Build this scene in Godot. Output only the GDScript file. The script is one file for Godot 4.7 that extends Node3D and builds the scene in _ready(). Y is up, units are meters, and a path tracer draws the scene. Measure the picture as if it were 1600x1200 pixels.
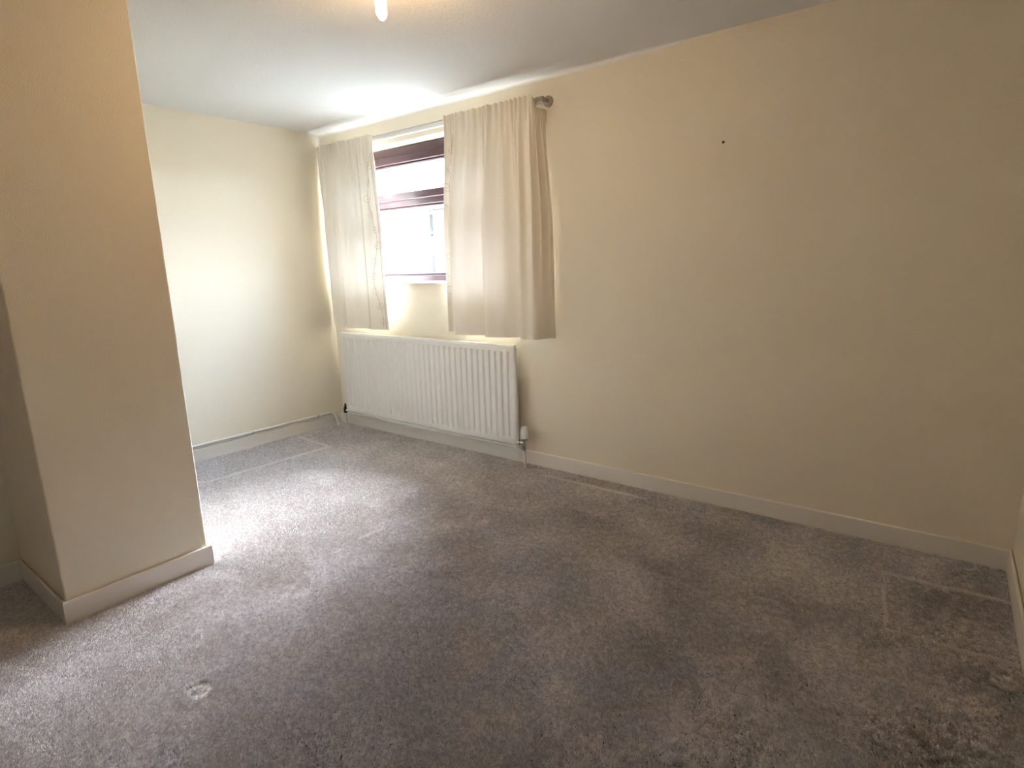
extends Node3D
# An empty carpeted bedroom: window with curtains and radiator on the front wall, boxed-out wall on the left.
# Origin: floor corner of the front (window) wall and the left wall; x runs along the front wall, z into the room.

const ROOM_W := 4.448
const ROOM_D := 3.75
const ROOM_H := 2.35
const NIB_X := 1.546      # face of the boxed-out wall
const NIB_Z0 := 1.907
const NIB_Z1 := 2.440
const ALCOVE_X := 0.971
const WIN_X0 := 0.13
const WIN_X1 := 1.86
const WIN_Y0 := 1.183
const WIN_Y1 := 2.175
const WALL_T := 0.26

var M := {}
var rng := RandomNumberGenerator.new()

# ------------------------------------------------------------------ helpers
func new_st() -> SurfaceTool:
	var st := SurfaceTool.new()
	st.begin(Mesh.PRIMITIVE_TRIANGLES)
	st.set_smooth_group(-1)
	return st

func tri(st: SurfaceTool, a: Vector3, b: Vector3, c: Vector3, inside: Vector3) -> void:
	var n := (a - c).cross(a - b)
	if n.dot((a + b + c) / 3.0 - inside) < 0.0:
		var t := b
		b = c
		c = t
	st.add_vertex(a)
	st.add_vertex(b)
	st.add_vertex(c)

func quad(st: SurfaceTool, a: Vector3, b: Vector3, c: Vector3, d: Vector3, inside: Vector3) -> void:
	tri(st, a, b, c, inside)
	tri(st, a, c, d, inside)

func box(st: SurfaceTool, lo: Vector3, hi: Vector3, r := 0.0) -> void:
	# a box whose edges are chamfered by r
	var mid := (lo + hi) / 2.0
	var h := (hi - lo) / 2.0
	r = minf(r, minf(h.x, minf(h.y, h.z)) * 0.9)
	var P := func(sx: int, sy: int, sz: int, axis: int) -> Vector3:
		var e := Vector3(h.x - r, h.y - r, h.z - r)
		e[axis] = h[axis]
		return mid + Vector3(e.x * sx, e.y * sy, e.z * sz)
	var s := [-1, 1]
	for i in s:
		quad(st, P.call(i, -1, -1, 0), P.call(i, 1, -1, 0), P.call(i, 1, 1, 0), P.call(i, -1, 1, 0), mid)
		quad(st, P.call(-1, i, -1, 1), P.call(1, i, -1, 1), P.call(1, i, 1, 1), P.call(-1, i, 1, 1), mid)
		quad(st, P.call(-1, -1, i, 2), P.call(1, -1, i, 2), P.call(1, 1, i, 2), P.call(-1, 1, i, 2), mid)
	if r <= 0.0:
		return
	for i in s:
		for j in s:
			quad(st, P.call(i, j, -1, 0), P.call(i, j, 1, 0), P.call(i, j, 1, 1), P.call(i, j, -1, 1), mid)
			quad(st, P.call(i, -1, j, 0), P.call(i, 1, j, 0), P.call(i, 1, j, 2), P.call(i, -1, j, 2), mid)
			quad(st, P.call(-1, i, j, 1), P.call(1, i, j, 1), P.call(1, i, j, 2), P.call(-1, i, j, 2), mid)
			for k in s:
				tri(st, P.call(i, j, k, 0), P.call(i, j, k, 1), P.call(i, j, k, 2), mid)

func tube(st: SurfaceTool, pts: PackedVector3Array, r: float, seg := 10, caps := true) -> void:
	st.set_smooth_group(0)
	var rings := []
	var up := Vector3(0.123, 0.9, 0.31).normalized()
	for i in pts.size():
		var d: Vector3
		if i == 0:
			d = pts[1] - pts[0]
		elif i == pts.size() - 1:
			d = pts[i] - pts[i - 1]
		else:
			d = (pts[i + 1] - pts[i]).normalized() + (pts[i] - pts[i - 1]).normalized()
		d = d.normalized()
		var a := up.cross(d)
		if a.length() < 0.05:
			a = Vector3(1, 0, 0).cross(d)
		a = a.normalized()
		var b := d.cross(a).normalized()
		up = b
		var ring := []
		for k in seg:
			var t := TAU * k / seg
			ring.append(pts[i] + (a * cos(t) + b * sin(t)) * r)
		rings.append(ring)
	for i in pts.size() - 1:
		var mid: Vector3 = (pts[i] + pts[i + 1]) / 2.0
		for k in seg:
			var k2 := (k + 1) % seg
			quad(st, rings[i][k], rings[i][k2], rings[i + 1][k2], rings[i + 1][k], mid)
	if caps:
		st.set_smooth_group(-1)
		for e in [0, pts.size() - 1]:
			var inner: Vector3 = pts[1] if e == 0 else pts[e - 1]
			for k in seg:
				tri(st, pts[e], rings[e][k], rings[e][(k + 1) % seg], inner)
	st.set_smooth_group(-1)

func lathe(st: SurfaceTool, at: Vector3, axis: Vector3, profile: PackedVector2Array, seg := 20) -> void:
	# profile: (radius, distance along the axis)
	var a := axis.normalized().cross(Vector3(0.3, 0.2, 0.93)).normalized()
	var b := axis.normalized().cross(a)
	var n := axis.normalized()
	for i in profile.size() - 1:
		var p: Vector2 = profile[i]
		var q: Vector2 = profile[i + 1]
		st.set_smooth_group(i + 1)
		var core := at + n * ((p.y + q.y) / 2.0)
		var flat := absf(p.y - q.y) < 1e-6
		if flat:
			core = at + n * (profile[0].y + profile[profile.size() - 1].y) / 2.0
		for k in seg:
			var t := TAU * k / seg
			var t2 := TAU * (k + 1) / seg
			var u := a * cos(t) + b * sin(t)
			var w := a * cos(t2) + b * sin(t2)
			var A := at + n * p.y + u * p.x
			var B := at + n * p.y + w * p.x
			var C := at + n * q.y + w * q.x
			var D := at + n * q.y + u * q.x
			if p.x > 1e-6:
				tri(st, A, B, C if q.x > 1e-6 else D, core)
			if q.x > 1e-6:
				tri(st, A, C, D, core)
	st.set_smooth_group(-1)

func sheet(nu: int, nv: int, f: Callable) -> ArrayMesh:
	# a smooth grid surface, f(i, j) -> point
	var st := SurfaceTool.new()
	st.begin(Mesh.PRIMITIVE_TRIANGLES)
	st.set_smooth_group(0)
	for j in nv + 1:
		for i in nu + 1:
			st.set_uv(Vector2(float(i) / nu, float(j) / nv))
			st.add_vertex(f.call(i, j))
	for j in nv:
		for i in nu:
			var a := j * (nu + 1) + i
			st.add_index(a)
			st.add_index(a + 1)
			st.add_index(a + nu + 2)
			st.add_index(a)
			st.add_index(a + nu + 2)
			st.add_index(a + nu + 1)
	st.generate_normals()
	return st.commit()

func place(called: String, mesh: Mesh, m: Material, parent: Node = self) -> MeshInstance3D:
	var o := MeshInstance3D.new()
	o.name = called
	o.mesh = mesh
	o.material_override = m
	o.cast_shadow = GeometryInstance3D.SHADOW_CASTING_SETTING_ON
	parent.add_child(o, true)
	return o

func obj(called: String, st: SurfaceTool, m: Material, parent: Node = self) -> MeshInstance3D:
	st.generate_normals()
	return place(called, st.commit(), m, parent)

func block(called: String, lo: Vector3, hi: Vector3, m: Material, parent: Node = self, r := 0.0) -> MeshInstance3D:
	var st := new_st()
	box(st, lo, hi, r)
	return obj(called, st, m, parent)

func tag(o: Node, label: String, category := "", group := "", kind := "") -> void:
	o.set_meta("label", label)
	if category:
		o.set_meta("category", category)
	if group:
		o.set_meta("group", group)
	if kind:
		o.set_meta("kind", kind)

func structure(o: Node, label: String) -> void:
	o.set_meta("kind", "structure")
	o.set_meta("label", label)

func thing(called: String, at: Vector3, label: String, category: String, group := "") -> Node3D:
	var o := Node3D.new()
	o.name = called
	o.position = at
	add_child(o, true)
	tag(o, label, category, group)
	return o

func lin(r: float, g: float, b: float) -> Color:
	return Color(r, g, b).linear_to_srgb()

func noise_tex(size: int, freq: float, seed_: int, normal: bool, strength := 4.0, octaves := 3) -> NoiseTexture2D:
	var n := FastNoiseLite.new()
	n.seed = seed_
	n.noise_type = FastNoiseLite.TYPE_SIMPLEX_SMOOTH
	n.frequency = freq
	n.fractal_octaves = octaves
	var t := NoiseTexture2D.new()
	t.width = size
	t.height = size
	t.seamless = true
	t.noise = n
	t.as_normal_map = normal
	t.bump_strength = strength
	return t

func paint(c: Color, rough: float, spec := 0.4) -> StandardMaterial3D:
	var m := StandardMaterial3D.new()
	m.albedo_color = c
	m.roughness = rough
	m.metallic_specular = spec
	return m

# ------------------------------------------------------------------ materials
func make_materials() -> void:
	var grain := noise_tex(512, 0.055, 11, true, 5.0, 3)
	var plaster := paint(lin(0.875, 0.80, 0.655), 0.75, 0.3)
	plaster.normal_enabled = true
	plaster.normal_texture = grain
	plaster.normal_scale = 0.42
	plaster.uv1_triplanar = true
	plaster.uv1_world_triplanar = true
	plaster.uv1_scale = Vector3(4.1, 4.1, 4.1)
	M.plaster = plaster
	var ceiling := paint(lin(0.80, 0.79, 0.77), 0.85, 0.25)
	ceiling.normal_enabled = true
	ceiling.normal_texture = grain
	ceiling.normal_scale = 0.12
	ceiling.uv1_triplanar = true
	ceiling.uv1_world_triplanar = true
	ceiling.uv1_scale = Vector3(1.7, 1.7, 1.7)
	M.ceiling = ceiling
	M.gloss = paint(lin(0.85, 0.80, 0.73), 0.35, 0.5)          # skirting gloss, slightly yellowed
	M.rad = paint(lin(0.84, 0.82, 0.79), 0.32, 0.5)
	M.white = paint(lin(0.82, 0.80, 0.76), 0.4, 0.5)
	M.plastic = paint(lin(0.80, 0.80, 0.80), 0.45, 0.5)
	M.black = paint(lin(0.012, 0.012, 0.012), 0.5, 0.5)
	M.nail = paint(lin(0.02, 0.018, 0.016), 0.5, 0.5)
	var chrome := paint(lin(0.62, 0.58, 0.54), 0.18, 0.5)
	chrome.metallic = 1.0
	M.chrome = chrome
	M.bracket = paint(lin(0.36, 0.32, 0.26), 0.5, 0.5)
	var wood := paint(lin(0.070, 0.034, 0.043), 0.35, 0.5)          # mahogany-stained frame
	M.frame = wood
	var glass := paint(Color(1, 1, 1, 0.04), 0.02, 0.5)
	glass.transparency = BaseMaterial3D.TRANSPARENCY_ALPHA
	M.glass = glass
	var cloth := paint(lin(0.90, 0.835, 0.72), 0.9, 0.2)
	cloth.cull_mode = BaseMaterial3D.CULL_DISABLED
	cloth.backlight_enabled = true
	cloth.backlight = Color(0.20, 0.193, 0.183)
	cloth.normal_enabled = true
	cloth.normal_texture = noise_tex(256, 0.12, 5, true, 3.0, 2)
	cloth.normal_scale = 0.2
	cloth.uv1_triplanar = true
	cloth.uv1_scale = Vector3(6, 6, 6)
	M.cloth = cloth
	var tape := paint(lin(0.70, 0.62, 0.49), 0.9, 0.2)
	tape.cull_mode = BaseMaterial3D.CULL_DISABLED
	M.tape = tape
	var thread := paint(lin(0.42, 0.31, 0.19), 0.7, 0.3)
	M.thread = thread
	M.underlay = paint(lin(0.17, 0.155, 0.15), 1.0, 0.0)
	var pile := paint(Color(1, 1, 1), 0.9, 0.15)
	pile.vertex_color_use_as_albedo = true
	pile.cull_mode = BaseMaterial3D.CULL_DISABLED
	M.pile = pile
	M.render_wall = paint(lin(0.145, 0.142, 0.136), 0.9, 0.2)
	M.roof = paint(lin(0.16, 0.08, 0.06), 0.9, 0.2)
	M.eaves = paint(lin(0.07, 0.05, 0.04), 0.8, 0.2)
	M.far_glass = paint(lin(0.014, 0.0138, 0.0135), 0.6, 0.05)
	M.far_frame = paint(lin(0.17, 0.17, 0.17), 0.6, 0.3)
	M.ground = paint(lin(0.12, 0.12, 0.10), 1.0, 0.1)
	var lamp := paint(lin(1.0, 0.82, 0.6), 0.4, 0.3)
	lamp.emission_enabled = true
	lamp.emission = Color(1.0, 0.86, 0.64)
	lamp.emission_energy_multiplier = 1.2
	M.lamp_glow = lamp

# ------------------------------------------------------------------ room shell
func make_shell() -> void:
	var T := WALL_T
	# front wall with the window opening
	var st := new_st()
	box(st, Vector3(-T, -0.3, -T), Vector3(WIN_X0, ROOM_H + 0.25, 0))
	box(st, Vector3(WIN_X1, -0.3, -T), Vector3(ROOM_W + T, ROOM_H + 0.25, 0))
	box(st, Vector3(WIN_X0, -0.3, -T), Vector3(WIN_X1, WIN_Y0, 0))
	box(st, Vector3(WIN_X0, WIN_Y1, -T), Vector3(WIN_X1, ROOM_H + 0.25, 0))
	structure(obj("wall_front", st, M.plaster), "cream textured wall with the window, curtains and radiator")
	structure(block("wall_left", Vector3(-T, -0.3, 0), Vector3(0, ROOM_H + 0.25, NIB_Z0), M.plaster), "pale wall at the far left, beside the window corner")
	structure(block("wall_projection", Vector3(-T, -0.3, NIB_Z0), Vector3(NIB_X, ROOM_H + 0.05, NIB_Z1), M.plaster, self, 0.004), "boxed-out cream wall standing forward at the left")
	structure(block("wall_alcove", Vector3(ALCOVE_X - T, -0.3, NIB_Z1), Vector3(ALCOVE_X, ROOM_H + 0.05, ROOM_D + T), M.plaster), "dim recessed wall at the extreme left edge")
	structure(block("wall_right", Vector3(ROOM_W, -0.3, 0), Vector3(ROOM_W + T, ROOM_H + 0.25, ROOM_D + T), M.plaster), "cream wall at the extreme right edge")
	structure(block("wall_back", Vector3(ALCOVE_X, -0.3, ROOM_D), Vector3(ROOM_W, ROOM_H + 0.25, ROOM_D + T), M.plaster), "cream wall behind the camera")
	structure(block("ceiling", Vector3(-T, ROOM_H, -T), Vector3(ROOM_W + T, ROOM_H + 0.3, ROOM_D + T), M.ceiling), "white painted ceiling")
	var fl := block("floor", Vector3(-T, -0.3, -T), Vector3(ROOM_W + T, -0.009, ROOM_D + T), M.underlay)
	structure(fl, "carpeted bedroom floor")
	# small coved bead between front wall and ceiling, thinning out to the right
	var n := 40
	var bead := sheet(n, 6, func(i: int, j: int) -> Vector3:
		var x := lerpf(0.0, 3.15, float(i) / n)
		var r := 0.020 * (1.0 - smoothstep(2.75, 3.15, x)) + 0.0004
		var a := PI / 2.0 * j / 6.0
		return Vector3(x, ROOM_H - r + r * sin(a), r - r * cos(a)))
	structure(place("trim_1", bead, M.white), "thin white bead along the top of the window wall")
	var corner := sheet(6, 8, func(i: int, j: int) -> Vector3:
		var y := lerpf(ROOM_H, 2.245, float(j) / 8.0)
		var r := 0.018 * (1.0 - smoothstep(2.30, 2.245, y) * 0.6) + 0.0005
		var a := PI / 2.0 * i / 6.0
		return Vector3(r - r * cos(a), y, r - r * sin(a)))
	structure(place("trim_2", corner, M.white), "short white filler in the corner above the curtain")

func skirt(st: SurfaceTool, a: Vector3, b: Vector3, n: Vector3, m0: float, m1: float) -> void:
	# profile: distance from the wall, height; mitred by m0 / m1 at its ends
	var pr: PackedVector2Array = [Vector2(0.0, -0.009), Vector2(0.0145, -0.009), Vector2(0.0145, 0.084), Vector2(0.0128, 0.0885), Vector2(0.0095, 0.0905), Vector2(0.0062, 0.0895), Vector2(0.0035, 0.0855), Vector2(0.0035, 0.080), Vector2(0.0, 0.080)]
	var d := (b - a).normalized()
	var mid := (a + b) / 2.0 + n * 0.006 + Vector3(0, 0.03, 0)
	var A := []
	var B := []
	for p in pr:
		A.append(a + n * p.x + Vector3(0, p.y, 0) + d * (m0 * p.x))
		B.append(b + n * p.x + Vector3(0, p.y, 0) + d * (m1 * p.x))
	for i in pr.size() - 1:
		var w: Vector3 = (A[i] + B[i]) / 2.0
		var inside := mid
		if i == 5 or i == 6:
			inside = (a + b) / 2.0 + n * 0.010 + Vector3(0, 0.07, 0)
		quad(st, A[i], B[i], B[i + 1], A[i + 1], inside)

func make_skirting() -> void:
	var runs := [
		["baseboard_front", "cream skirting under the radiator and along the window wall", [[Vector3(0, 0, 0), Vector3(ROOM_W, 0, 0), Vector3(0, 0, 1), 1.0, -1.0]]],
		["baseboard_left", "pale skirting below the pipe on the far left wall", [[Vector3(0, 0, 0), Vector3(0, 0, NIB_Z0), Vector3(1, 0, 0), 1.0, -1.0]]],
		["baseboard_projection", "cream skirting wrapped round the boxed-out wall", [
			[Vector3(0, 0, NIB_Z0), Vector3(NIB_X, 0, NIB_Z0), Vector3(0, 0, -1), 1.0, 1.0],
			[Vector3(NIB_X, 0, NIB_Z0), Vector3(NIB_X, 0, NIB_Z1), Vector3(1, 0, 0), -1.0, 1.0],
			[Vector3(ALCOVE_X, 0, NIB_Z1), Vector3(NIB_X, 0, NIB_Z1), Vector3(0, 0, 1), 1.0, 1.0]]],
		["baseboard_alcove", "dim skirting in the recess at the left edge", [[Vector3(ALCOVE_X, 0, NIB_Z1), Vector3(ALCOVE_X, 0, ROOM_D), Vector3(1, 0, 0), 1.0, -1.0]]],
		["baseboard_right", "cream skirting on the wall at the right edge", [[Vector3(ROOM_W, 0, 0), Vector3(ROOM_W, 0, ROOM_D), Vector3(-1, 0, 0), 1.0, -1.0]]],
		["baseboard_back", "cream skirting behind the camera", [[Vector3(ALCOVE_X, 0, ROOM_D), Vector3(ROOM_W, 0, ROOM_D), Vector3(0, 0, -1), 1.0, -1.0]]],
	]
	for r in runs:
		var st := new_st()
		for s in r[2]:
			skirt(st, s[0], s[1], s[2], s[3], s[4])
		structure(obj(r[0], st, M.gloss), r[1])

# ------------------------------------------------------------------ window
func make_window() -> void:
	var w := Node3D.new()
	w.name = "window_1"
	w.position = Vector3((WIN_X0 + WIN_X1) / 2.0, WIN_Y0, -0.14)
	add_child(w)
	structure(w, "brown-framed window with a top-hung sash over a fixed pane")
	var o := w.position
	var y0 := 1.200
	var y1 := 2.160
	var x0 := WIN_X0
	var x1 := WIN_X1
	var zb := -0.185
	var zf := -0.115
	var bar := func(called: String, lo: Vector3, hi: Vector3, parent: Node, off: Vector3) -> MeshInstance3D:
		return block(called, lo - off, hi - off, M.frame, parent, 0.006)
	# outer frame
	bar.call("frame_head", Vector3(x0, 2.104, zb), Vector3(x1, WIN_Y1, zf), w, o)
	bar.call("frame_jamb", Vector3(x0, y0, zb), Vector3(x0 + 0.055, 2.104, zf), w, o)
	bar.call("frame_jamb", Vector3(x1 - 0.055, y0, zb), Vector3(x1, 2.104, zf), w, o)
	bar.call("frame_bottom", Vector3(x0 + 0.055, WIN_Y0, zb), Vector3(x1 - 0.055, 1.246, zf), w, o)
	bar.call("glazing_bead", Vector3(x0 + 0.055, 1.246, zb + 0.02), Vector3(x1 - 0.055, 1.262, zf - 0.018), w, o)
	bar.call("transom", Vector3(x0 + 0.055, 1.752, zb), Vector3(x1 - 0.055, 1.800, zf), w, o)
	bar.call("glazing_bead", Vector3(x0 + 0.055, 1.736, zb + 0.02), Vector3(x1 - 0.055, 1.752, zf - 0.018), w, o)
	# opening sash above the transom
	var s := Node3D.new()
	s.name = "sash"
	w.add_child(s)
	var sx0 := x0 + 0.045
	var sx1 := x1 - 0.045
	var sf := zf + 0.020
	bar.call("sash_rail", Vector3(sx0, 2.056, zb + 0.02), Vector3(sx1, 2.110, sf), s, o)
	bar.call("sash_rail", Vector3(sx0, 1.794, zb + 0.02), Vector3(sx1, 1.850, sf), s, o)
	bar.call("sash_stile", Vector3(sx0, 1.850, zb + 0.02), Vector3(sx0 + 0.055, 2.056, sf), s, o)
	bar.call("sash_stile", Vector3(sx1 - 0.055, 1.850, zb + 0.02), Vector3(sx1, 2.056, sf), s, o)
	bar.call("glazing_bead", Vector3(sx0 + 0.055, 2.042, zb + 0.03), Vector3(sx1 - 0.055, 2.056, sf - 0.02), s, o)
	block("pane", Vector3(sx0 + 0.05, 1.845, -0.152) - o, Vector3(sx1 - 0.05, 2.060, -0.146) - o, M.glass, s)
	block("pane", Vector3(x0 + 0.05, 1.240, -0.152) - o, Vector3(x1 - 0.05, 1.757, -0.146) - o, M.glass, w)
	# lever handle on the lower sash rail
	var h := new_st()
	box(h, Vector3(0.640, 1.822, sf) - o, Vector3(0.700, 1.842, sf + 0.007) - o, 0.002)
	lathe(h, Vector3(0.652, 1.832, sf + 0.004) - o, Vector3(0, 0, 1), [Vector2(0, 0), Vector2(0.009, 0), Vector2(0.009, 0.024), Vector2(0.006, 0.028), Vector2(0, 0.028)], 14)
	tube(h, [Vector3(0.650, 1.831, sf + 0.024) - o, Vector3(0.690, 1.836, sf + 0.034) - o, Vector3(0.730, 1.838, sf + 0.032) - o, Vector3(0.768, 1.846, sf + 0.030) - o], 0.0058, 10)
	var hd := obj("handle", h, M.white, s)
	hd.set_meta("label", "small pale window handle")
	# window board with a rounded nosing
	var board := new_st()
	box(board, Vector3(x0 - 0.0, WIN_Y0 - 0.004, zf - 0.005) - o, Vector3(x1, WIN_Y0 + 0.018, 0.022) - o, 0.007)
	obj("window_board", board, M.white, w).set_meta("label", "white window board")

# ------------------------------------------------------------------ curtains
func spline(p: PackedVector2Array, t: float) -> Vector2:
	var n := p.size() - 1
	var f := clampf(t, 0.0, 1.0) * n
	var i := mini(int(f), n - 1)
	var k := f - i
	return p[i].cubic_interpolate(p[i + 1], p[maxi(i - 1, 0)], p[mini(i + 2, n)], k)

func drape(c: Dictionary, u: float, v: float) -> Vector3:
	# point of a hanging curtain: u across, v from the heading (0) to the hem (1)
	var w := smoothstep(0.02, 0.55, v)
	var t := spline(c.top, u)
	var b := spline(c.bottom, u)
	var p := t.lerp(b, w)
	var pleat: float = c.pleats * u * TAU
	var fade := exp(-v * 7.0)
	p.y += (sin(pleat) * 0.0075 + sin(pleat * 0.5 + 1.3) * 0.003) * fade * c.puff
	p.y += sin(u * 31.0 + v * 3.0) * 0.0022 * sin(PI * minf(v * 1.3, 1.0)) + sin(u * 17.0 + 1.0) * 0.002 * v
	p.x += sin(v * 5.0 + u * 9.0) * 0.003 * v
	# small folds that run down from the gathers and die out towards the hem
	var run := sin(u * c.pleats * TAU * 0.43 + 0.7 * sin(u * 11.0) + v * 0.8)
	p.y += run * 0.0115 * smoothstep(0.03, 0.16, v) * (1.0 - 0.75 * smoothstep(0.35, 1.0, v))
	p.x += cos(u * c.pleats * TAU * 0.43) * 0.004 * smoothstep(0.03, 0.16, v) * (1.0 - smoothstep(0.4, 1.0, v))
	var y := lerpf(c.y1 - 0.066 * smoothstep(c.dip0, c.dip1, u), c.y0 + c.lift * pow(1.0 - u, 6.0), v)
	y += sin(pleat) * 0.0015 * (1.0 - smoothstep(0.0, 0.06, v)) + sin(u * 23.0) * 0.002 * v
	return Vector3(p.x, y, p.y)

func stitch(st: SurfaceTool, c: Dictionary, path: PackedVector2Array, r: float, o: Vector3) -> void:
	var pts: PackedVector3Array = []
	for q in path:
		var p := drape(c, clampf(q.x, 0.0, 1.0), clampf(q.y, 0.0, 1.0))
		var e := drape(c, clampf(q.x + 0.004, 0.0, 1.0), clampf(q.y, 0.0, 1.0)) - drape(c, clampf(q.x - 0.004, 0.0, 1.0), clampf(q.y, 0.0, 1.0))
		var n := Vector3(-e.z, 0.0, e.x).normalized()
		pts.append(p + n * (r * 0.7) - o)
	tube(st, pts, r, 5, true)

func curtain(called: String, label: String, c: Dictionary) -> void:
	var mid := drape(c, 0.5, 1.0)
	var o := Vector3(mid.x, c.y0, mid.z)
	var root := thing(called, o, label, "curtain", "short cream curtains at the window")
	var nu := 288
	var nv := 70
	place("cloth", sheet(nu, nv, func(i: int, j: int) -> Vector3: return drape(c, float(i) / nu, float(j) / nv) - o), M.cloth, root)
	# gathered heading tape and turned-up hem: a second layer sewn behind the cloth
	place("heading_tape", sheet(nu, 6, func(i: int, j: int) -> Vector3:
		var p := drape(c, float(i) / nu, lerpf(0.002, c.tape, j / 6.0))
		return p + Vector3(0, 0, -0.003) - o), M.cloth, root)
	place("heading_fold", sheet(nu, 4, func(i: int, j: int) -> Vector3:
		var p := drape(c, float(i) / nu, lerpf(0.004, c.tape - 0.006, j / 4.0))
		return p + Vector3(0, 0, -0.006) - o), M.tape, root)
	place("hem", sheet(nu, 4, func(i: int, j: int) -> Vector3:
		var p := drape(c, float(i) / nu, lerpf(0.935, 0.999, j / 4.0))
		return p + Vector3(0, 0, -0.002) - o), M.cloth, root)
	# stitched vine along the leading edge
	var s := new_st()
	var u0: float = c.vine0
	var u1: float = c.vine1
	for e in c.seams:
		var line: PackedVector2Array = []
		for k in 61:
			line.append(Vector2(e, lerpf(c.tape + 0.03, 0.995, k / 60.0)))
		stitch(s, c, line, 0.0011, o)
	obj("seam_line", s, M.thread, root).set_meta("label", "thin brown stitched seam")
	var s2 := new_st()
	var stem: PackedVector2Array = []
	for k in 141:
		var v := lerpf(c.tape + 0.04, 0.985, k / 140.0)
		stem.append(Vector2((u0 + u1) / 2.0 + (u1 - u0) * 0.22 * sin(v * 15.0), v))
	stitch(s2, c, stem, 0.0010, o)
	var aspect: float = c.aspect       # metres of height per unit u over metres per unit v
	for k in 11:
		var v := lerpf(c.tape + 0.09, 0.95, k / 10.0)
		var side := 1.0 if k % 2 == 0 else -1.0
		var cu := (u0 + u1) / 2.0 + (u1 - u0) * 0.22 * sin(v * 15.0)
		var curl: PackedVector2Array = []
		for q in 26:
			var a := q / 25.0 * TAU * 1.35
			var r := 0.034 * (1.0 - q / 31.0)
			curl.append(Vector2(cu + side * (u1 - u0) * 0.10 + side * (r * cos(a) - 0.020) / c.width, v + r * sin(a) / c.drop))
		stitch(s2, c, curl, 0.0009, o)
	obj("embroidery", s2, M.thread, root).set_meta("label", "fawn scrolling vine embroidery")

func make_curtains() -> void:
	# track: one white rail on the front wall, from the corner to the right-hand bracket
	var rail := thing("curtain_rail", Vector3(1.1, 2.19, 0.03), "white curtain rail across the top of the window", "curtain rail")
	var o := rail.position
	var t := new_st()
	box(t, Vector3(0.12, 2.226, 0.050) - o, Vector3(2.140, 2.232, 0.068) - o, 0.0015)
	box(t, Vector3(0.12, 2.200, 0.056) - o, Vector3(2.140, 2.228, 0.062) - o, 0.0015)
	box(t, Vector3(0.12, 2.194, 0.050) - o, Vector3(2.140, 2.201, 0.068) - o, 0.0015)
	obj("track", t, M.white, rail)
	for x in [0.16, 0.78, 1.38, 2.08]:
		var b := new_st()
		box(b, Vector3(x - 0.012, 2.196, 0.0) - o, Vector3(x + 0.012, 2.236, 0.004) - o, 0.001)
		box(b, Vector3(x - 0.009, 2.206, 0.0) - o, Vector3(x + 0.009, 2.214, 0.057) - o, 0.001)
		obj("bracket", b, M.white, rail)
	var cap := new_st()
	lathe(cap, Vector3(2.185, 2.212, 0.0) - o, Vector3(0, 0, 1), [Vector2(0, 0), Vector2(0.030, 0), Vector2(0.030, 0.012), Vector2(0.024, 0.016), Vector2(0.013, 0.018), Vector2(0.012, 0.052), Vector2(0, 0.052)], 20)
	box(cap, Vector3(2.138, 2.196, 0.046) - o, Vector3(2.192, 2.230, 0.070) - o, 0.006)
	obj("end_bracket", cap, M.bracket, rail).set_meta("label", "grey-brown end bracket of the rail")
	var right := {
		"bottom": PackedVector2Array([Vector2(1.400, .090), Vector2(1.435, .068), Vector2(1.478, .078), Vector2(1.503, .152), Vector2(1.58, .142), Vector2(1.68, .115), Vector2(1.750, .076), Vector2(1.773, .153), Vector2(1.87, .140), Vector2(1.97, .105), Vector2(2.03, .088), Vector2(2.052, .142), Vector2(2.115, .137), Vector2(2.165, .122), Vector2(2.185, .080), Vector2(2.200, .040), Vector2(2.215, .014)]),
		"top": PackedVector2Array([Vector2(1.455, .100), Vector2(1.49, .094), Vector2(1.52, .098), Vector2(1.55, .112), Vector2(1.63, .104), Vector2(1.71, .106), Vector2(1.77, .094), Vector2(1.80, .112), Vector2(1.88, .104), Vector2(1.95, .106), Vector2(2.00, .096), Vector2(2.03, .110), Vector2(2.085, .104), Vector2(2.135, .105), Vector2(2.153, .086), Vector2(2.160, .050), Vector2(2.168, .014)]),
		"dip0": 0.815, "dip1": 0.865, "y1": 2.238, "y0": 0.853, "lift": 0.012, "pleats": 27.0, "puff": 1.15, "tape": 0.058, "vine0": 0.012, "vine1": 0.150, "seams": [0.165], "width": 0.62, "drop": 1.38, "aspect": 1.0}
	curtain("curtain", "wider cream curtain at the right of the window, returned to the wall", right)
	var left := {
		"bottom": PackedVector2Array([Vector2(.046, .030), Vector2(.070, .062), Vector2(.128, .082), Vector2(.188, .143), Vector2(.262, .125), Vector2(.322, .080), Vector2(.352, .143), Vector2(.45, .128), Vector2(.545, .098), Vector2(.605, .124), Vector2(.665, .122), Vector2(.73, .106), Vector2(.782, .098)]),
		"top": PackedVector2Array([Vector2(.052, .030), Vector2(.074, .074), Vector2(.118, .100), Vector2(.172, .108), Vector2(.235, .102), Vector2(.292, .094), Vector2(.335, .110), Vector2(.42, .103), Vector2(.50, .098), Vector2(.575, .108), Vector2(.635, .106), Vector2(.695, .100), Vector2(.745, .100)]),
		"dip0": 2.0, "dip1": 3.0, "y1": 2.236, "y0": 0.846, "lift": 0.045, "pleats": 21.0, "puff": 1.0, "tape": 0.058, "vine0": 0.80, "vine1": 0.985, "seams": [0.775, 0.955], "width": 0.85, "drop": 1.38, "aspect": 1.0}
	curtain("curtain_001", "narrower cream curtain in the corner at the left of the window", left)

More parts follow.
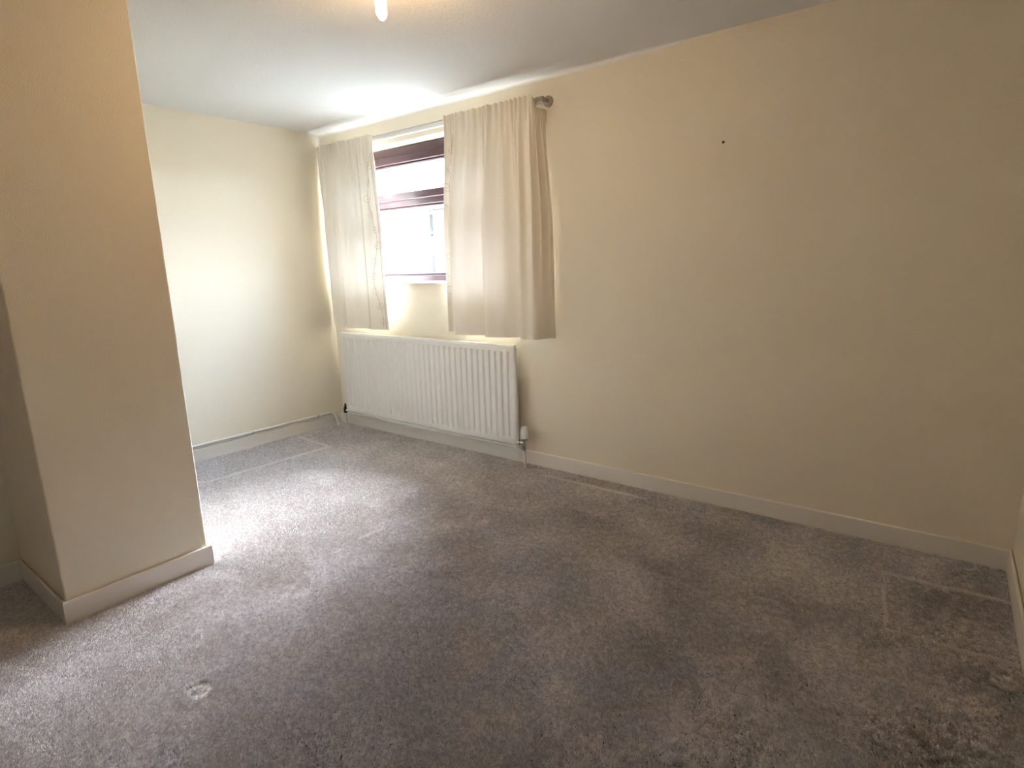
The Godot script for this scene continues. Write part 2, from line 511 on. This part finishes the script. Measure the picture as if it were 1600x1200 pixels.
# ------------------------------------------------------------------ radiator and pipes
func make_radiator() -> void:
	var x0 := 0.185
	var x1 := 1.962
	var y0 := 0.128
	var y1 := 0.803
	var zf := 0.098
	var root := thing("radiator", Vector3((x0 + x1) / 2.0, 0.0, 0.06), "long white fluted panel radiator under the window", "radiator")
	var o := root.position
	var flutes := 34
	var pitch := (x1 - x0 - 0.050) / flutes
	var nx := flutes * 12 + 8
	var ys: PackedFloat32Array = []
	for k in 7:
		ys.append(lerpf(y0 + 0.014, y0 + 0.045, k / 6.0))
	for k in range(1, 11):
		ys.append(lerpf(y0 + 0.045, y0 + 0.075, k / 10.0))
	for k in range(1, 7):
		ys.append(lerpf(y0 + 0.075, y1 - 0.066, k / 6.0))
	for k in range(1, 11):
		ys.append(lerpf(y1 - 0.066, y1 - 0.036, k / 10.0))
	for k in range(1, 6):
		ys.append(lerpf(y1 - 0.036, y1 - 0.006, k / 5.0))
	var ny := ys.size() - 1
	place("front_panel", sheet(nx, ny, func(i: int, j: int) -> Vector3:
		var x := lerpf(x0, x1, float(i) / nx)
		var y: float = ys[ny - j]
		var q := (x - x0 - 0.025) / pitch
		var z := zf
		if q > 0.0 and q < flutes:
			var f := absf(fposmod(q, 1.0) - 0.5) * 2.0      # 0 in the middle of the groove, 1 on the rib
			var groove := 1.0 - smoothstep(0.12, 0.58, f)
			var ends := smoothstep(y0 + 0.048, y0 + 0.070, y) * (1.0 - smoothstep(y1 - 0.058, y1 - 0.040, y))
			z -= 0.0105 * groove * ends
			z += 0.0015 * (1.0 - groove) * ends
		var edge := minf(minf(x - x0, x1 - x), minf(y1 - 0.006 - y, y - y0 - 0.014))
		z -= 0.004 * pow(1.0 - clampf(edge / 0.006, 0.0, 1.0), 2.0)
		return Vector3(x, y, z) - o), M.rad, root)
	var body := new_st()
	box(body, Vector3(x0, y0 + 0.012, 0.074) - o, Vector3(x1, y1 - 0.004, zf - 0.0115) - o, 0.004)
	obj("panel_back", body, M.rad, root)
	var rim := new_st()      # rolled top edge and side edges of the pressed panel
	box(rim, Vector3(x0, y1 - 0.008, 0.074) - o, Vector3(x1, y1, zf - 0.002) - o, 0.003)
	box(rim, Vector3(x0 - 0.003, y0 + 0.016, 0.074) - o, Vector3(x0 + 0.003, y1 - 0.012, zf - 0.004) - o, 0.0015)
	box(rim, Vector3(x1 - 0.003, y0 + 0.016, 0.072) - o, Vector3(x1 + 0.004, y1 - 0.022, zf - 0.006) - o, 0.0015)
	obj("panel_rim", rim, M.rad, root)
	var lip := new_st()
	box(lip, Vector3(x0 + 0.01, y0 - 0.006, 0.080) - o, Vector3(x1 - 0.004, y0 + 0.010, zf - 0.004) - o, 0.004)
	obj("bottom_lip", lip, M.rad, root)
	# convector fins behind the panel
	var fins := new_st()
	for k in 60:
		var x := lerpf(x0 + 0.06, x1 - 0.06, k / 59.0)
		box(fins, Vector3(x - 0.0006, y0 + 0.06, 0.040) - o, Vector3(x + 0.0006, y1 - 0.05, 0.075) - o)
	var fo := obj("convector_fins", fins, M.rad, root)
	fo.set_meta("kind", "stuff")
	for x in [x0 + 0.25, x1 - 0.25]:
		var b := new_st()
		box(b, Vector3(x - 0.02, y0 + 0.05, 0.0015) - o, Vector3(x + 0.02, y1 - 0.06, 0.004) - o, 0.001)
		box(b, Vector3(x - 0.002, y0 + 0.05, 0.0015) - o, Vector3(x + 0.002, y0 + 0.09, 0.075) - o, 0.0005)
		box(b, Vector3(x - 0.002, y1 - 0.12, 0.0015) - o, Vector3(x + 0.002, y1 - 0.08, 0.075) - o, 0.0005)
		obj("wall_bracket", b, M.white, root)
	# thermostatic valve at the right end
	var vx := 2.014
	var vz := 0.080
	var valve := Node3D.new()
	valve.name = "thermostatic_valve"
	root.add_child(valve)
	var hd := new_st()
	lathe(hd, Vector3(vx, 0.196, vz) - o, Vector3(0, 1, 0), [Vector2(0, 0), Vector2(0.0255, 0), Vector2(0.0265, 0.008), Vector2(0.0235, 0.050), Vector2(0.0205, 0.070), Vector2(0.0165, 0.077), Vector2(0, 0.079)], 24)
	for k in 16:
		var a := TAU * k / 16.0
		tube(hd, [Vector3(vx + cos(a) * 0.0262, 0.204, vz + sin(a) * 0.0262) - o, Vector3(vx + cos(a) * 0.0225, 0.252, vz + sin(a) * 0.0225) - o], 0.0022, 5)
	obj("valve_head", hd, M.plastic, valve).set_meta("label", "white tapered thermostat head")
	var vb := new_st()
	lathe(vb, Vector3(vx, 0.128, vz) - o, Vector3(0, 1, 0), [Vector2(0, 0), Vector2(0.010, 0), Vector2(0.012, 0.012), Vector2(0.014, 0.020), Vector2(0.014, 0.048), Vector2(0.019, 0.052), Vector2(0.019, 0.066), Vector2(0.015, 0.070), Vector2(0, 0.070)], 18)
	tube(vb, [Vector3(vx, 0.160, vz) - o, Vector3(x1 + 0.010, 0.160, vz) - o], 0.011, 14)
	lathe(vb, Vector3(x1 - 0.004, 0.160, vz) - o, Vector3(1, 0, 0), [Vector2(0, 0), Vector2(0.017, 0), Vector2(0.018, 0.004), Vector2(0.018, 0.018), Vector2(0.014, 0.022), Vector2(0, 0.022)], 6)
	lathe(vb, Vector3(vx, 0.110, vz) - o, Vector3(0, 1, 0), [Vector2(0, 0), Vector2(0.0125, 0), Vector2(0.0125, 0.018), Vector2(0, 0.018)], 6)
	obj("valve_body", vb, M.chrome, valve).set_meta("label", "dull chrome valve body")
	var vp := new_st()
	tube(vp, [Vector3(vx, 0.118, vz) - o, Vector3(vx + 0.001, 0.060, vz) - o, Vector3(vx + 0.004, -0.009, vz + 0.004) - o], 0.0075, 12)
	obj("valve_pipe", vp, M.gloss, valve).set_meta("label", "painted pipe dropping into the carpet")
	# lockshield valve in the corner
	var lx := 0.148
	var lock := Node3D.new()
	lock.name = "lockshield_valve"
	root.add_child(lock)
	var cp := new_st()
	lathe(cp, Vector3(lx, 0.118, vz) - o, Vector3(0, 1, 0), [Vector2(0, 0), Vector2(0.0165, 0), Vector2(0.0175, 0.006), Vector2(0.0165, 0.040), Vector2(0.0085, 0.056), Vector2(0.0065, 0.076), Vector2(0, 0.080)], 16)
	obj("valve_cap", cp, M.black, lock).set_meta("label", "black tapered cap")
	var lb := new_st()
	tube(lb, [Vector3(lx, 0.140, vz) - o, Vector3(x0 + 0.006, 0.140, vz) - o], 0.0105, 12)
	obj("valve_tail", lb, M.white, lock)
	var lp := new_st()
	tube(lp, [Vector3(lx, 0.122, vz) - o, Vector3(lx + 0.002, 0.05, vz) - o, Vector3(lx + 0.004, -0.009, vz) - o], 0.0075, 12)
	obj("valve_pipe", lp, M.white, lock)

func make_pipe() -> void:
	var root := thing("heating_pipe", Vector3(0.027, 0.0, 0.7), "thin white pipe clipped along the top of the left skirting", "pipe")
	var o := root.position
	var st := new_st()
	var path: PackedVector3Array = [Vector3(0.027, 0.124, 1.890), Vector3(0.027, 0.119, 0.85), Vector3(0.027, 0.114, 0.170), Vector3(0.028, 0.112, 0.140), Vector3(0.030, 0.103, 0.122), Vector3(0.034, 0.080, 0.108), Vector3(0.042, 0.035, 0.096), Vector3(0.044, -0.009, 0.092)]
	for i in path.size():
		path[i] -= o
	tube(st, path, 0.0096, 14)
	obj("pipe_run", st, M.rad, root)
	for z in [0.842, 0.272]:
		var c := new_st()
		var y: float = lerpf(0.114, 0.124, (z - 0.17) / 1.72)
		box(c, Vector3(0.0, y - 0.013, z - 0.008) - o, Vector3(0.020, y - 0.007, z + 0.008) - o, 0.001)
		for k in 7:
			var a := lerpf(-2.3, 0.9, k / 6.0)
			var a2 := lerpf(-2.3, 0.9, (k + 1) / 6.0)
			if k < 6:
				tube(c, [Vector3(0.027 + cos(a) * 0.010, y + sin(a) * 0.010, z) - o, Vector3(0.027 + cos(a2) * 0.010, y + sin(a2) * 0.010, z) - o], 0.003, 6)
		obj("pipe_clip", c, M.bracket, root)

# ------------------------------------------------------------------ pendant lamp, nail
func make_lamp() -> void:
	var at := Vector3(2.433, ROOM_H, 1.446)
	var root := thing("pendant_lamp", at, "lit bare energy-saving bulb hanging from the ceiling", "lamp")
	var st := new_st()
	lathe(st, Vector3.ZERO, Vector3(0, -1, 0), [Vector2(0, 0), Vector2(0.045, 0), Vector2(0.044, 0.010), Vector2(0.030, 0.022), Vector2(0.010, 0.028), Vector2(0, 0.028)], 24)
	obj("ceiling_rose", st, M.plastic, root)
	st = new_st()
	tube(st, [Vector3(0, -0.026, 0), Vector3(0, -0.045, 0)], 0.0032, 8)
	obj("flex", st, M.plastic, root)
	st = new_st()
	lathe(st, Vector3(0, -0.027, 0), Vector3(0, -1, 0), [Vector2(0, 0), Vector2(0.010, 0), Vector2(0.017, 0.014), Vector2(0.017, 0.045), Vector2(0.021, 0.047), Vector2(0.021, 0.054), Vector2(0, 0.054)], 20)
	obj("lamp_holder", st, M.plastic, root)
	st = new_st()
	lathe(st, Vector3(0, -0.079, 0), Vector3(0, -1, 0), [Vector2(0, 0), Vector2(0.014, 0), Vector2(0.022, 0.010), Vector2(0.022, 0.036), Vector2(0.018, 0.042), Vector2(0, 0.042)], 20)
	obj("bulb_base", st, M.plastic, root)
	st = new_st()
	for k in 2:                      # two folded glass tubes
		var a := deg_to_rad(-53.0) + PI * k
		var c := Vector3(cos(a), 0, -sin(a)) * 0.0105
		var side := Vector3(sin(a), 0, cos(a)) * 0.0105
		var pts: PackedVector3Array = [c - side + Vector3(0, -0.115, 0), c - side + Vector3(0, -0.165, 0)]
		for q in 5:
			var t := PI * (q + 1) / 6.0
			pts.append(c - side * cos(t) + Vector3(0, -0.165 - 0.017 * sin(t), 0))
		pts.append(c + side + Vector3(0, -0.165, 0))
		pts.append(c + side + Vector3(0, -0.115, 0))
		tube(st, pts, 0.0072, 10)
	obj("bulb_tubes", st, M.lamp_glow, root).set_meta("label", "glowing warm-white folded tubes")
	var l := OmniLight3D.new()
	l.name = "bulb_light"
	l.position = Vector3(0, -0.145, 0)
	l.light_color = LAMP_COLOR
	l.light_energy = LAMP_ENERGY
	l.light_size = 0.03
	l.omni_range = 12.0
	l.omni_attenuation = 2.0
	l.shadow_enabled = true
	root.add_child(l)

func make_nail() -> void:
	var root := thing("wall_nail", Vector3(3.187, 1.85, 0.0), "tiny dark nail in the bare cream wall right of the window", "nail")
	var st := new_st()
	lathe(st, Vector3(0, 0, -0.004), Vector3(0.05, 0.1, 1), [Vector2(0, 0), Vector2(0.0030, 0), Vector2(0.0030, 0.012), Vector2(0.0062, 0.013), Vector2(0.0062, 0.016), Vector2(0, 0.017)], 12)
	obj("nail_shank", st, M.nail, root)

# ------------------------------------------------------------------ carpet pile
func make_carpet() -> void:
	var fl := FastNoiseLite.new()
	fl.seed = 3
	fl.frequency = 2.2
	fl.fractal_octaves = 4
	var fl2 := FastNoiseLite.new()
	fl2.seed = 9
	fl2.frequency = 2.6
	fl2.fractal_octaves = 4
	var fine := FastNoiseLite.new()
	fine.seed = 21
	fine.frequency = 22.0
	fine.fractal_octaves = 2
	# lines pressed by furniture that stood on the carpet: a, b, half width
	var lines := [
		[Vector2(0.085, 0.503), Vector2(0.521, 0.523), 0.008, 1.0], [Vector2(0.521, 0.523), Vector2(0.481, 1.43), 0.009, 1.0], [Vector2(0.481, 1.43), Vector2(0.33, 1.45), 0.009, 0.9],
		[Vector2(2.20, 0.146), Vector2(2.90, 0.143), 0.006, 0.5],
		[Vector2(4.026, 0.317), Vector2(4.44, 0.308), 0.006, 0.6], [Vector2(4.072, 0.755), Vector2(4.44, 0.736), 0.007, 0.75], [Vector2(4.03, 0.33), Vector2(4.07, 0.74), 0.006, 0.15],
		[Vector2(1.93, 1.37), Vector2(1.945, 1.23), 0.005, 0.35]]
	var cups := [Vector2(2.348, 2.328), Vector2(2.314, 0.872), Vector2(4.392, 0.842)]
	var strip: PackedVector2Array = [Vector2(0.5, 0.55), Vector2(1.1, 0.3), Vector2(1.7, 0.3), Vector2(2.0, 0.5), Vector2(1.75, 0.8), Vector2(1.72, 0.95), Vector2(1.83, 1.5), Vector2(1.9, 1.75), Vector2(2.15, 2.1), Vector2(2.55, 2.45), Vector2(2.6, 3.3), Vector2(1.4, 3.3), Vector2(1.2, 1.9), Vector2(0.5, 1.9)]
	var step := 0.0062
	var spots: Array[Transform3D] = []
	var tint := PackedColorArray()
	var r := RandomNumberGenerator.new()
	r.seed = 77
	var nz := int(3.30 / step)
	var nx := int(ROOM_W / step)
	for jz in nz:
		for ix in nx:
			var x := (ix + r.randf()) * step
			var z := (jz + r.randf()) * step
			if x < 0.016 or z < 0.016 or x > ROOM_W - 0.016:
				continue
			if z > NIB_Z0 - 0.016 and x < NIB_X + 0.016 and z < NIB_Z1 + 0.016:
				continue
			if z >= NIB_Z1 and x < ALCOVE_X + 0.016:
				continue
			# outside what a camera near this one could see
			if z > 2.3 and x > 3.0 + (3.3 - z) * 0.6:
				continue
			var n1 := fl.get_noise_2d(x, z)
			var n2 := fl2.get_noise_2d(x, z)
			var f := fine.get_noise_2d(x, z)
			# nap brushed towards the window inside the trodden strip, the other way elsewhere
			var wob := Vector2(x + n2 * 0.16 + f * 0.05 + r.randfn(0.0, 0.03), z + n1 * 0.16 - f * 0.05 + r.randfn(0.0, 0.03))
			var nap := NAP_IN if Geometry2D.is_point_in_polygon(wob, strip) else NAP_OUT
			var lx := nap.x + n1 * 0.95 + f * 0.55
			var lz := nap.y + n2 * 0.95 - f * 0.55
			var h := 1.0 + 0.25 * n2 + 0.2 * f
			var p := Vector2(x, z)
			var wide := 1.0
			var gone := false
			for c in cups:
				var e: Vector2 = p - c
				var d := e.length()
				if d < 0.07:
					var far_side := e.normalized().dot(Vector2(-0.75, -0.66))
					if d < 0.017:
						h *= 0.45
						lx = -0.4
						lz = -0.4
					elif d < 0.023:
						gone = far_side < 0.2
						h *= 0.5
					elif d < 0.037:
						h *= 0.40
						wide = 1.5
						lx = -1.1
						lz = -1.0
					elif d < 0.045:
						gone = far_side > 0.15
						h *= 1.1
					elif d < 0.056:
						h *= 1.25
						lx = e.x * 8.0
						lz = e.y * 8.0
			for s in lines:
				var a: Vector2 = s[0]
				var b: Vector2 = s[1]
				if x < minf(a.x, b.x) - 0.03 or x > maxf(a.x, b.x) + 0.03 or z < minf(a.y, b.y) - 0.03 or z > maxf(a.y, b.y) + 0.03:
					continue
				var q := Geometry2D.get_closest_point_to_segment(p, a, b)
				var d := p.distance_to(q)
				var wdt: float = s[2]
				if d < wdt * 2.0:               # crushed away on both sides of the ridge
					gone = r.randf() < s[3] * (1.0 if d > wdt * 0.5 else 0.6)
					h *= 0.5
				elif d < wdt * 3.0:
					h *= lerpf(1.0, 1.15, s[3])
			if gone:
				continue
			var yaw := r.randf() * TAU
			var k := r.randf_range(0.85, 1.2) * wide
			var cs := cos(yaw) * k
			var sn := sin(yaw) * k
			h *= r.randf_range(0.85, 1.15)
			var lean := 0.75
			spots.append(Transform3D(Vector3(cs, 0, -sn), Vector3(lx * lean, h, lz * lean), Vector3(sn, 0, cs), Vector3(x, -0.0092, z)))
			var g := r.randf_range(0.74, 1.22) * (1.0 + 0.20 * n1 + 0.14 * f)
			tint.append(Color(g, g * 0.985, g * 0.985))
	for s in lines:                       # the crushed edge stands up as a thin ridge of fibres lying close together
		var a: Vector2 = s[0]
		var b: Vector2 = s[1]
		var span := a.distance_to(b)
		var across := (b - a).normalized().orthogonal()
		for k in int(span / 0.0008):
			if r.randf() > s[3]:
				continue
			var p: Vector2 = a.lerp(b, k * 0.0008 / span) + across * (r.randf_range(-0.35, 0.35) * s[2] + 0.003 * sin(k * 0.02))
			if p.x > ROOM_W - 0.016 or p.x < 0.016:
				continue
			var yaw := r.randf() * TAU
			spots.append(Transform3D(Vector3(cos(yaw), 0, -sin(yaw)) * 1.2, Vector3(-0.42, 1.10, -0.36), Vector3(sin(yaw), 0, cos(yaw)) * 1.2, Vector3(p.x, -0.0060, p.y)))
			var g := r.randf_range(1.10, 1.32)      # paler tint paints in the sheen of the pressed fibres
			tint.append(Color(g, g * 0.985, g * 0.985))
	print("tufts ", spots.size())
	var holder := Node3D.new()
	holder.name = "carpet"
	add_child(holder)
	tag(holder, "grey-mauve cut-pile carpet over the whole floor, dented by furniture", "carpet", "", "stuff")
	for variant in 3:
		var st := SurfaceTool.new()
		st.begin(Mesh.PRIMITIVE_TRIANGLES)
		st.set_smooth_group(-1)
		for b in 11:
			var bx := r.randf_range(-0.0042, 0.0042)
			var bz := r.randf_range(-0.0042, 0.0042)
			var a := r.randf() * TAU
			var w := r.randf_range(0.0009, 0.0014)
			var e := Vector3(cos(a), 0, sin(a)) * w
			var hh := r.randf_range(0.0072, 0.0105)
			var bend := Vector3(r.randf_range(-1, 1), 0, r.randf_range(-1, 1)) * 0.0032
			var p0 := Vector3(bx, 0, bz)
			var p1 := p0 + bend * 0.25 + Vector3(0, hh * 0.55, 0)
			var p2 := p0 + bend + Vector3(0, hh, 0)
			var g := r.randf_range(0.66, 0.98)
			st.set_color(Color(g, g * 0.975, g * 0.98))
			for q in [p0 - e, p0 + e, p1 + e, p0 - e, p1 + e, p1 - e, p1 - e, p1 + e, p2 + e * 0.7, p1 - e, p2 + e * 0.7, p2 - e * 0.7]:
				st.add_vertex(q)
		st.generate_normals()
		var mesh := st.commit()
		mesh.surface_set_material(0, M.pile)
		var mine: PackedInt32Array = []
		for i in spots.size():
			if i % 3 == variant:
				mine.append(i)
		var mm := MultiMesh.new()
		mm.transform_format = MultiMesh.TRANSFORM_3D
		mm.use_colors = true
		mm.mesh = mesh
		mm.instance_count = mine.size()
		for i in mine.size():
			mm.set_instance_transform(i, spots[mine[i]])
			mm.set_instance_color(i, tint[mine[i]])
		var o := MultiMeshInstance3D.new()
		o.name = "pile"
		o.multimesh = mm
		o.set_meta("kind", "stuff")
		holder.add_child(o, true)

# ------------------------------------------------------------------ outside
func make_outside() -> void:
	var g := block("ground", Vector3(-70, -6.2, -110), Vector3(70, -5.6, -0.3), M.ground)
	structure(g, "ground outside the window")
	var at := Vector3(-30.0, -5.6, -25.0)
	var root := thing("apartment_building", at, "pale rendered block of flats seen through the window", "building")
	var z := -25.0
	var right := -22.35
	var top := 4.93
	block("wall", Vector3(-46.0, -5.6, z - 9.0) - at, Vector3(right, top, z) - at, M.render_wall, root)
	block("eaves", Vector3(-46.4, top, z - 9.4) - at, Vector3(right + 0.15, top + 0.10, z + 0.25) - at, M.eaves, root, 0.03)
	var rf := new_st()
	var e0 := Vector3(-46.4, top + 0.10, z + 0.3) - at
	var e1 := Vector3(right + 0.15, top + 0.10, z + 0.3) - at
	var b0 := Vector3(-46.4, top + 0.10, z - 9.4) - at
	var b1 := Vector3(right + 0.15, top + 0.10, z - 9.4) - at
	var r0 := Vector3(-43.0, top + 0.5, z - 4.5) - at
	var r1 := Vector3(right - 3.0, top + 0.5, z - 4.5) - at
	var inside := (e0 + e1 + b0 + b1) / 4.0
	quad(rf, e0, e1, r1, r0, inside)
	quad(rf, b0, b1, r1, r0, inside)
	tri(rf, e0, b0, r0, inside)
	tri(rf, e1, b1, r1, inside)
	obj("roof", rf, M.render_wall, root)
	# pairs of narrow casements, two rows in view and one below
	for row in 3:
		var y := 3.54 - 2.63 * row
		for pair in 3:
			var x: float = FARX - 6.1 * pair
			for k in 2:
				var wn := Node3D.new()
				wn.name = "window"
				wn.position = Vector3(x + k * 0.62, y, z) - at
				root.add_child(wn, true)
				var fr := new_st()
				box(fr, Vector3(-0.10, -0.10, 0.0), Vector3(0.42, 1.26, 0.05), 0.01)
				obj("window_frame", fr, M.far_frame, wn)
				if k == 0:
					block("pane", Vector3(0.0, 0.0, 0.03), Vector3(0.32, 0.79, 0.06), M.far_glass, wn)
					block("pane", Vector3(0.0, 0.95, 0.03), Vector3(0.32, 1.16, 0.06), M.far_glass, wn)
				else:
					block("pane", Vector3(0.0, 0.04, 0.03), Vector3(0.31, 1.16, 0.06), M.far_glass, wn)
	var dish := new_st()
	lathe(dish, Vector3(FARX + 1.10, 3.33, z + 0.35) - at, Vector3(0.4, 0.35, 1), [Vector2(0, 0), Vector2(0.06, 0.01), Vector2(0.11, 0.035), Vector2(0.107, 0.04), Vector2(0.055, 0.015), Vector2(0, 0.006)], 16)
	tube(dish, [Vector3(FARX + 1.10, 3.33, z) - at, Vector3(FARX + 1.10, 3.33, z + 0.36) - at], 0.03, 8)
	obj("satellite_dish", dish, M.far_glass, root)

const FARX := -24.18
const NAP_IN := Vector2(-0.58, -0.66)
const NAP_OUT := Vector2(-0.26, -0.28)
const LAMP_COLOR := Color(1.0, 0.82, 0.60)
const LAMP_ENERGY := 0.0145

func _ready() -> void:
	# camera
	var cam := Camera3D.new()
	cam.name = "camera"
	cam.position = Vector3(4.1297, 1.3002, 2.9749)
	cam.rotation = Vector3(-0.2043, 0.6511, -0.0278)
	cam.fov = 67.62
	cam.near = 0.05
	cam.far = 300.0
	add_child(cam)
	cam.current = true
	# sky, sun, exposure
	var env := Environment.new()
	env.background_mode = Environment.BG_SKY
	var sky := Sky.new()
	var sm := ProceduralSkyMaterial.new()
	sm.sky_top_color = lin(0.52, 0.72, 1.0)
	sm.sky_horizon_color = lin(0.82, 0.91, 1.0)
	sm.sky_curve = 0.20
	sm.ground_bottom_color = lin(0.25, 0.25, 0.24)
	sm.ground_horizon_color = lin(0.5, 0.5, 0.5)
	sm.sky_energy_multiplier = 1.55
	sky.sky_material = sm
	env.sky = sky
	env.tonemap_mode = Environment.TONE_MAPPER_LINEAR
	env.tonemap_exposure = 18.8
	env.sdfgi_enabled = true
	env.ssao_enabled = true
	env.ssil_enabled = true
	var we := WorldEnvironment.new()
	we.name = "world_environment"
	we.environment = env
	add_child(we)
	var sun := DirectionalLight3D.new()      # hazy sun, high in front of the window, its disc spread wide by thin cloud
	sun.name = "sun"
	sun.rotation_degrees = Vector3(-43, 198, 0)
	sun.light_color = Color(0.96, 0.975, 1.0)
	sun.light_energy = 1.5
	sun.light_angular_distance = 36.0
	sun.sky_mode = DirectionalLight3D.SKY_MODE_LIGHT_ONLY
	sun.shadow_enabled = true
	add_child(sun)
	rng.seed = 5
	make_materials()
	make_shell()
	make_outside()
	make_skirting()
	make_window()
	make_radiator()
	make_curtains()
	make_pipe()
	make_lamp()
	make_nail()
	make_carpet()
